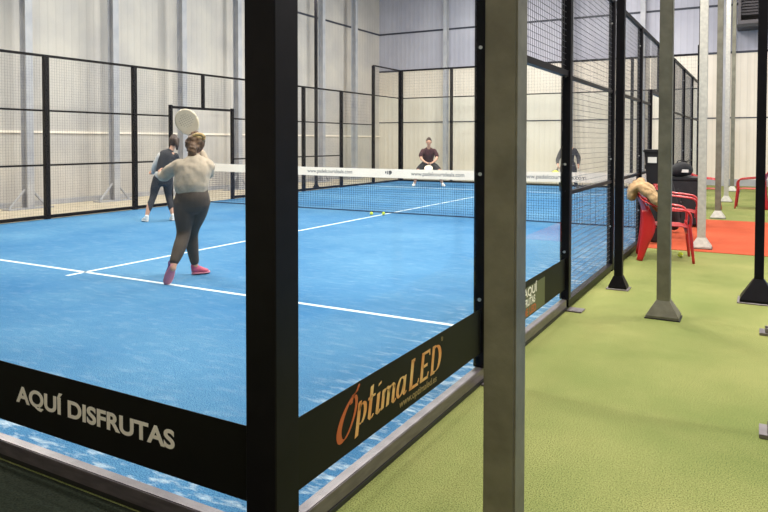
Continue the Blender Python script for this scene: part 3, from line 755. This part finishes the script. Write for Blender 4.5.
def head_mesh(bm, c, fwd, s=1.0):
    """skull, jaw, nose, ears and neck stub"""
    c = Vector(c); f = Vector(fwd).normalized(); r = f.cross(Vector((0, 0, 1))).normalized(); u = r.cross(f)
    P = lambda a, b, z: c + r*a*s + f*b*s + u*z*s
    chain(bm, [P(0, -.005, .075), P(0, -.005, .04), P(0, 0, 0), P(0, .015, -.05), P(0, .035, -.088)], [(.055*s, .07*s), (.074*s, .092*s), (.077*s, .096*s), (.062*s, .075*s), (.035*s, .036*s)], up=r, n=16)
    chain(bm, [P(0, .088, .01), P(0, .103, -.018), P(0, .108, -.032)], [.008*s, .012*s, .013*s], sub=2, n=8)
    for q in (-1, 1): chain(bm, [P(q*.076, -.004, .015), P(q*.083, -.008, -.005), P(q*.077, -.002, -.03)], [.010*s, .014*s, .008*s], sub=2, n=8)
    chain(bm, [P(-.018, .088, -.052), P(0, .094, -.053), P(.018, .088, -.052)], [.006*s, .007*s, .006*s], sub=2, n=8)
    return P

def face_parts(t, P, s=1.0):
    for q in (-1, 1):
        bm = bmesh.new(); ball(bm, P(q*.031, .084, .008), .011*s, 10); link('eye', bm, 'eye', t, True)
    bm = bmesh.new(); tube(bm, [P(-.02, .093, -.053), P(0, .1015, -.055), P(.02, .093, -.053)], .0045*s, 6); link('mouth', bm, 'lips', t, True)

def skin_limb(bm, pts, rad, up=None): chain(bm, pts, rad, up=up, sub=5, n=14)

def shoe(t, heel, toe, m, sole, up=(0, 0, 1), s=1.0, name='shoe'):
    """shoe from heel point to toe point (both on the sole)"""
    h = Vector(heel); d = (Vector(toe)-h); L_ = d.length; d.normalize(); u = Vector(up); u = (u-d*u.dot(d)).normalized(); r = d.cross(u)
    P = lambda a, b: h+d*a*L_+u*b*s
    bm = bmesh.new()
    chain(bm, [P(.10, .055), P(.35, .05), P(.62, .036), P(.86, .028)], [(.034*s, .046*s), (.037*s, .042*s), (.044*s, .030*s), (.036*s, .02*s)], up=r, n=12)
    chain(bm, [P(.16, .06), P(.14, .10)], [(.034*s, .04*s), (.036*s, .042*s)], up=r, n=12, sub=2)
    o = link(name, bm, m, t); fuse(o, .008, 2)
    bm = bmesh.new()
    pts = []
    for i in range(9):
        a = i/8; pts.append((P(a, .012), ((.030+.016*math.sin(a*2.6)**2+.004*a)*s*(1 if 0 < i < 8 else .6), .013*s)))
    tube(bm, [p for p, _ in pts], [q for _, q in pts], 10, r); link('sole', bm, sole, o, True)
    return o

CA = .50847      # heading of the line of sight: local +y points away from the camera
# ---- near woman, seen from behind, running; local x right, y away
CW = CA+.287
pw = empty('person', (-3.67, 3.19, 0), CW, 'person in a light grey sweater and dark leggings running with a pale racket raised', 'person')
body = bmesh.new()
hc = (.115, .10, 1.405); hf = Vector((.15, 1, .05))
P = head_mesh(body, hc, hf)
skin_limb(body, [(.10, .03, 1.17), (.105, .06, 1.26), (.115, .09, 1.35)], [.06, .048, .046])
# trunk
skin_limb(body, [(.08, 0, .86), (.08, -.01, .98), (.09, .0, 1.08), (.095, .01, 1.18), (.10, .02, 1.235)], [(.155, .115), (.128, .10), (.135, .10), (.15, .095), (.10, .07)], up=(1, -.25, 0))
# left arm and hand
skin_limb(body, [(-.035, .03, 1.205), (-.13, .10, 1.14), (-.19, .15, 1.08)], [.045, .040, .036])
skin_limb(body, [(-.19, .15, 1.08), (-.22, .28, 1.08), (-.24, .37, 1.09)], [.034, .030, .022])
hand(body, (-.24, .37, 1.09), (-.2, .9, .1), (.9, -.3, 0), .5)
# right arm and hand, hidden in front of the chest and gripping the racket
skin_limb(body, [(.225, -.01, 1.20), (.245, .13, 1.13), (.235, .26, 1.12)], [.045, .040, .036])
skin_limb(body, [(.235, .26, 1.12), (.21, .33, 1.25), (.175, .37, 1.36)], [.034, .030, .022])
hand(body, (.175, .37, 1.36), (-.4, .25, .9), (-.6, -.6, 0), 1.0)
# legs
LL = ([(.0, 0, .86), (.0, .04, .70), (-.005, .05, .50), (-.05, -.04, .36), (-.105, -.13, .21), (-.112, -.14, .17)], [(.10, .11), (.088, .094), (.058, .060), (.054, .056), (.034, .036), (.034, .04)])
RL = ([(.155, 0, .86), (.125, .10, .70), (.075, .24, .50), (.075, .29, .34), (.105, .34, .13), (.108, .345, .10)], [(.10, .11), (.090, .094), (.058, .060), (.054, .058), (.034, .036), (.034, .04)])
for pts, rr in (LL, RL): skin_limb(body, pts, rr)
fuse(link('body', body, 'skin', pw), .009, 3)
face_parts(pw, P)
# sweater
sw = bmesh.new()
chain(sw, [(.075, -.01, .955), (.075, -.02, 1.0), (.085, -.01, 1.09), (.092, .0, 1.17), (.10, .015, 1.235), (.103, .04, 1.275)], [(.168, .135), (.172, .137), (.180, .135), (.180, .125), (.135, .095), (.07, .06)], up=(1, -.2, 0), n=20)
chain(sw, [(-.03, .03, 1.205), (-.13, .10, 1.14), (-.195, .15, 1.075)], [.070, .064, .056]); chain(sw, [(-.195, .15, 1.075), (-.22, .27, 1.08), (-.235, .34, 1.088)], [.054, .046, .036])
chain(sw, [(.225, -.02, 1.19), (.24, .13, 1.12), (.235, .26, 1.12)], [.075, .066, .056]); chain(sw, [(.235, .26, 1.12), (.21, .33, 1.25), (.185, .355, 1.32)], [.054, .045, .036])
so = fuse(link('sweater', sw, 'sweater', pw), .010, 3)
def folds(o, size, strength):
    tx = bpy.data.textures.new('folds', 'CLOUDS'); tx.noise_scale = size; tx.noise_depth = 1
    dm = o.modifiers.new('folds', 'DISPLACE'); dm.texture = tx; dm.strength = strength; dm.mid_level = .45
folds(so, .11, .026)
lg = bmesh.new()
chain(lg, [(.08, 0, .80), (.08, -.01, .88), (.08, -.005, .96)], [(.160, .135), (.170, .145), (.150, .125)], up=(1, -.1, 0), n=20)
chain(lg, [(-.005, 0, .84), (-.005, .03, .70), (-.008, .045, .50), (-.05, -.045, .36), (-.100, -.12, .24)], [(.104, .12), (.100, .106), (.072, .074), (.067, .070), (.048, .050)])
chain(lg, [(.165, 0, .84), (.130, .10, .70), (.078, .24, .50), (.078, .29, .34), (.103, .335, .15)], [(.10, .12), (.100, .106), (.072, .074), (.067, .070), (.048, .050)])
fuse(link('leggings', lg, 'legging', pw), .010, 3)
hr = bmesh.new()
C_ = Vector(hc)
chain(hr, [C_+Vector((0, -.01, .10)), C_+Vector((0, -.025, .05)), C_+Vector((-.01, -.035, -.01)), C_+Vector((-.015, -.035, -.05))], [(.05, .06), (.092, .088), (.095, .082), (.07, .05)], up=(1, 0, 0), n=16)
chain(hr, [C_+Vector((-.015, -.10, .01)), C_+Vector((-.03, -.13, -.05)), C_+Vector((-.035, -.11, -.12)), C_+Vector((-.04, -.10, -.17))], [(.04, .03), (.045, .035), (.04, .028), (.022, .015)], up=(1, 0, 0), n=12)
ho = fuse(link('hair', hr, 'hairb', pw), .009, 1); folds(ho, .03, .03)
bn = bmesh.new()    # fair bun on the crown
cc = C_+Vector((.03, -.05, .075))
tube(bn, [cc+Vector((.055*math.cos(a), -.01*math.sin(a)-.03, .034*math.sin(a))) for a in [2*math.pi*i/20 for i in range(21)]], .019, 8); ball(bn, cc+Vector((0, -.03, 0)), (.042, .03, .026), 12)
link('hair_bun', bn, 'blond', ho, True)
shoe(pw, (-.105, -.165, .215), (-.175, -.10, .002), 'purple', 'sole_pink', (-.1, 1, .5))
shoe(pw, (.075, .335, .012), (.26, .40, .012), 'pinkshoe', 'sole_pink', (0, 0, 1))
rz = Matrix.Rotation(CW, 3, 'Z')
def world(p, base): return Vector(base)+rz @ Vector(p)
racket('pale racket held above the head of the running person', 'racket', world((.165, .37, 1.395), (-3.67, 3.19, 0)), rz @ Vector((-.42, -.05, .82)), rz @ Vector((.15, 1, .1)), .92)

# ---- second woman, further off on the left
p2 = empty('person', (-7.92, 6.82, 0), CA+.311, 'person in black and white jacket and white shoes, left of the runner', 'person')
b2_ = bmesh.new(); hc = (.21, .02, 1.44)
P = head_mesh(b2_, hc, (-.35, 1, -.1))
skin_limb(b2_, [(.12, .0, 1.22), (.17, .01, 1.30), (.20, .02, 1.37)], [.055, .046, .046])
skin_limb(b2_, [(.02, 0, .78), (.05, 0, .95), (.09, 0, 1.12), (.12, 0, 1.22)], [(.14, .11), (.11, .09), (.13, .1), (.12, .08)], up=(1, 0, 0))
skin_limb(b2_, [(-.01, .0, 1.18), (-.10, .05, 1.04), (-.13, .12, .92)], [.042, .036, .032]); skin_limb(b2_, [(-.13, .12, .92), (-.15, .22, .87), (-.16, .28, .85)], [.032, .027, .022]); hand(b2_, (-.16, .28, .85), (-.3, .9, -.1), (0, -.3, 1), .9)
skin_limb(b2_, [(.23, .0, 1.18), (.26, .12, 1.02), (.18, .22, .93)], [.042, .036, .032]); skin_limb(b2_, [(.18, .22, .93), (.02, .28, .88), (-.08, .30, .86)], [.032, .027, .022]); hand(b2_, (-.08, .30, .86), (-.9, .1, 0), (0, 0, 1), .9)
for pts in ([(-.06, 0, .78), (-.12, .03, .6), (-.15, .03, .46), (-.22, -.02, .28), (-.265, -.05, .10)], [(.10, 0, .78), (.10, .06, .6), (.11, .10, .45), (.145, .05, .28), (.18, .02, .10)]):
    skin_limb(b2_, pts, [.088, .072, .052, .048, .032])
fuse(link('body', b2_, 'skin', p2), .012, 3)
face_parts(p2, P)
jb = bmesh.new()
chain(jb, [(.03, -.005, .84), (.045, -.005, .95), (.08, 0, 1.10), (.11, 0, 1.20), (.14, 0, 1.26)], [(.15, .125), (.14, .12), (.155, .12), (.15, .105), (.075, .06)], up=(1, 0, 0), n=18)
chain(jb, [(.23, .0, 1.18), (.265, .12, 1.02), (.185, .22, .93)], [.062, .056, .05]); chain(jb, [(.185, .22, .93), (.04, .27, .885), (-.02, .28, .875)], [.048, .042, .034])
fuse(link('jacket_body', jb, 'darkwear', p2), .012, 2)
jb = bmesh.new()
chain(jb, [(-.01, .0, 1.19), (-.10, .05, 1.04), (-.14, .12, .91)], [.066, .06, .052]); chain(jb, [(-.14, .12, .91), (-.152, .21, .872)], [.048, .038], sub=2)
fuse(link('jacket_sleeve', jb, 'greywear', p2), .012, 2)['label'] = 'pale grey sleeve'
jb = bmesh.new(); chain(jb, [(.025, -.01, .80), (.03, -.01, .86)], [(.153, .13), (.156, .132)], up=(1, 0, 0), n=18, sub=2); fuse(link('shirt_hem', jb, 'greywear', p2), .012, 1)
jb = bmesh.new()
chain(jb, [(.02, 0, .72), (.02, 0, .82)], [(.145, .12), (.145, .12)], up=(1, 0, 0), n=18, sub=2)
for pts in ([(-.06, 0, .78), (-.12, .03, .6), (-.15, .03, .46), (-.205, -.012, .30), (-.235, -.03, .21)], [(.10, 0, .78), (.10, .06, .6), (.11, .10, .45), (.14, .055, .30), (.155, .04, .21)]):
    chain(jb, pts, [.098, .082, .062, .056, .044])
fuse(link('leggings', jb, 'darkwear', p2), .012, 2)
hr = bmesh.new(); C_ = Vector(hc)
chain(hr, [C_+Vector((0, -.01, .09)), C_+Vector((0, -.02, .04)), C_+Vector((.01, -.03, -.03))], [(.055, .06), (.09, .088), (.085, .07)], up=(1, 0, 0), n=16)
chain(hr, [C_+Vector((.03, -.10, .03)), C_+Vector((.05, -.12, -.06)), C_+Vector((.05, -.10, -.15))], [.035, .035, .018]); fuse(link('hair', hr, 'haird', p2), .011, 1)
shoe(p2, (-.25, -.09, .012), (-.33, .13, .012), 'white', 'white'); shoe(p2, (.185, -.03, .012), (.16, .21, .012), 'white', 'white')

# ---- player crouching at the far end, facing the camera
p3 = empty('person', (-7.82, 17.75, 0), CA+math.pi, 'person in a dark maroon tee and black shorts crouching ready beyond the net', 'person')
# local: +y faces the camera, +x is the photo's left
b3 = bmesh.new(); hc = (0, .22, 1.42)
P = head_mesh(b3, hc, (0, 1, -.12), 1.05)
skin_limb(b3, [(0, .10, 1.18), (0, .15, 1.27), (0, .19, 1.35)], [.065, .056, .055])
skin_limb(b3, [(0, -.12, .70), (0, -.08, .86), (0, .02, 1.05), (0, .08, 1.18)], [(.15, .12), (.14, .11), (.17, .12), (.16, .09)], up=(1, 0, 0))
for s in (-1, 1):
    skin_limb(b3, [(s*.19, .08, 1.15), (s*.25, .18, 1.00), (s*.24, .26, .88)], [.050, .044, .038]); skin_limb(b3, [(s*.24, .26, .88), (s*.14, .38, .80), (s*.06, .44, .76)], [.038, .032, .025])
    hand(b3, (s*.06, .44, .76), (-s*.5, .8, -.2), (-s*.8, -.3, 0), 1.0, s)
    skin_limb(b3, [(s*.12, -.12, .70), (s*.25, .05, .60), (s*.36, .14, .47), (s*.40, .03, .27), (s*.44, -.04, .09)], [.10, .082, .06, .055, .036])
fuse(link('body', b3, 'skin', p3), .012, 3); face_parts(p3, P, 1.05)
tb = bmesh.new()
chain(tb, [(0, -.10, .76), (0, -.07, .88), (0, .02, 1.05), (0, .08, 1.17), (0, .12, 1.23)], [(.17, .145), (.17, .14), (.20, .145), (.185, .11), (.08, .065)], up=(1, 0, 0), n=18)
for s in (-1, 1): chain(tb, [(s*.17, .08, 1.15), (s*.245, .165, 1.02), (s*.25, .19, .97)], [.075, .07, .066])
fuse(link('tee_shirt', tb, 'darktee', p3), .012, 2)
tb = bmesh.new(); chain(tb, [(0, -.13, .66), (0, -.12, .76)], [(.17, .14), (.165, .135)], up=(1, 0, 0), n=18, sub=2)
for s in (-1, 1): chain(tb, [(s*.12, -.12, .69), (s*.24, .03, .61), (s*.32, .10, .53)], [.118, .105, .09])
fuse(link('shorts', tb, 'shorts', p3), .012, 2)
hr = bmesh.new(); C_ = Vector(hc); chain(hr, [C_+Vector((0, .01, .105)), C_+Vector((0, -.012, .06)), C_+Vector((0, -.04, -.01))], [(.065, .08), (.09, .10), (.083, .07)], up=(1, 0, 0), n=16); fuse(link('hair', hr, 'haird', p3), .011, 1)
for s in (-1, 1): shoe(p3, (s*.44, -.09, .012), (s*.50, .18, .012), 'white', 'white', s=1.1)
rp = Matrix.Rotation(CA+math.pi, 3, 'Z')
racket('racket held low in both hands of the crouching person', 'racket', Vector((-7.82, 17.75, 0))+rp @ Vector((0, .50, .77)), rp @ Vector((.1, .6, -.35)), rp @ Vector((0, .3, 1)))

# ---- player in black behind the second glass post
p4 = empty('person', (-3.45, 18.05, 0), CA+math.pi, 'person in black sportswear beyond the net, half hidden by a fence post', 'person')
b4 = bmesh.new(); hc = (0, .06, 1.47)
P = head_mesh(b4, hc, (.2, 1, -.1), 1.05)
skin_limb(b4, [(0, 0, 1.24), (0, .03, 1.33), (0, .05, 1.40)], [.065, .056, .055])
skin_limb(b4, [(0, -.03, .80), (0, -.02, .98), (0, 0, 1.14), (0, .0, 1.24)], [(.15, .12), (.14, .11), (.17, .12), (.16, .09)], up=(1, 0, 0))
skin_limb(b4, [(.18, 0, 1.21), (.28, .06, 1.02), (.34, .12, .90)], [.05, .044, .038]); skin_limb(b4, [(.34, .12, .90), (.36, .22, .80), (.37, .28, .75)], [.038, .032, .025]); hand(b4, (.37, .28, .75), (.1, .8, -.6), (-.8, 0, .2), 1.0)
skin_limb(b4, [(-.18, 0, 1.21), (-.28, .02, 1.02), (-.27, .10, .88)], [.05, .044, .038]); skin_limb(b4, [(-.27, .10, .88), (-.24, .20, .78), (-.22, .26, .74)], [.038, .032, .025]); hand(b4, (-.22, .26, .74), (0, .8, -.5), (.8, 0, .2), .6, -1)
skin_limb(b4, [(.10, -.03, .80), (.15, .04, .62), (.18, .08, .47), (.19, .02, .28), (.20, -.02, .09)], [.1, .082, .06, .055, .036])
skin_limb(b4, [(-.10, -.03, .80), (-.15, .02, .62), (-.19, .02, .47), (-.25, -.14, .32), (-.30, -.26, .20)], [.1, .082, .06, .055, .036])
fuse(link('body', b4, 'skin', p4), .012, 3); face_parts(p4, P, 1.05)
tb = bmesh.new()
chain(tb, [(0, -.03, .80), (0, -.02, .96), (0, 0, 1.12), (0, 0, 1.22), (0, .02, 1.28)], [(.175, .14), (.17, .135), (.195, .14), (.18, .105), (.08, .065)], up=(1, 0, 0), n=18)
chain(tb, [(.17, 0, 1.20), (.28, .06, 1.02), (.34, .12, .90)], [.072, .064, .056]); chain(tb, [(.34, .12, .90), (.36, .21, .81)], [.054, .044], sub=2)
chain(tb, [(-.17, 0, 1.20), (-.28, .02, 1.02), (-.27, .10, .88)], [.072, .064, .056]); chain(tb, [(-.27, .10, .88), (-.245, .19, .79)], [.054, .044], sub=2)
fuse(link('jacket_body', tb, 'darkwear', p4), .012, 2)
tb = bmesh.new(); chain(tb, [(0, -.03, .74), (0, -.03, .84)], [(.165, .135), (.16, .13)], up=(1, 0, 0), n=18, sub=2)
chain(tb, [(.10, -.03, .80), (.15, .04, .62), (.18, .08, .47), (.19, .02, .28), (.197, -.01, .13)], [.112, .096, .076, .070, .055]); chain(tb, [(-.10, -.03, .80), (-.15, .02, .62), (-.19, .02, .47), (-.25, -.14, .32), (-.29, -.235, .225)], [.112, .096, .076, .070, .055])
fuse(link('trousers', tb, 'darkwear', p4), .012, 2)
hr = bmesh.new(); C_ = Vector(hc); chain(hr, [C_+Vector((0, .01, .105)), C_+Vector((0, -.012, .06)), C_+Vector((0, -.04, -.01))], [(.065, .08), (.09, .10), (.083, .07)], up=(1, 0, 0), n=16); fuse(link('hair', hr, 'haird', p4), .011, 1)
shoe(p4, (.20, -.07, .012), (.24, .20, .012), 'plastic', 'plastic', s=1.1); shoe(p4, (-.32, -.31, .24), (-.36, -.15, .03), 'plastic', 'plastic', (-.1, -1, -.4), s=1.1)
racket('yellow racket held low by the half hidden person in black', 'racket_yel', Vector((-3.45, 18.05, 0))+rp @ Vector((.375, .34, .72)), rp @ Vector((.35, .5, -.55)), rp @ Vector((.2, 1, .5)))

# ------------------------------------------------------------------ camera and view
cam = bpy.data.cameras.new('camera'); co = bpy.data.objects.new('camera', cam); COL.objects.link(co)
yaw, pitch, roll, foc = .5084708665, -.0267812861, .0010070969, 675.43586
Fv = Vector((-math.sin(yaw)*math.cos(pitch), math.cos(yaw)*math.cos(pitch), math.sin(pitch)))
Rv = Vector((math.cos(yaw), math.sin(yaw), 0)); Uv = Rv.cross(Fv)
R2 = Rv*math.cos(roll)+Uv*math.sin(roll); U2 = Uv*math.cos(roll)-Rv*math.sin(roll)
co.rotation_euler = Matrix((R2, U2, -Fv)).transposed().to_euler(); co.location = (1.451025, -1.821511, 1.444832)
cam.sensor_width = 36; cam.lens = foc*36/768; cam.shift_x = .300463/768; cam.shift_y = -96.66634/768
cam.clip_start = .02; cam.clip_end = 200
sc = bpy.context.scene; sc.camera = co
w = bpy.data.worlds.new('world'); w.use_nodes = True; sc.world = w
w.node_tree.nodes['Background'].inputs[0].default_value = (.5, .55, .65, 1); w.node_tree.nodes['Background'].inputs[1].default_value = .3
sc.view_settings.view_transform = 'Standard'; sc.view_settings.look = 'None'; sc.view_settings.gamma = 1; sc.view_settings.use_curve_mapping = False
sc.view_settings.exposure = -0.2
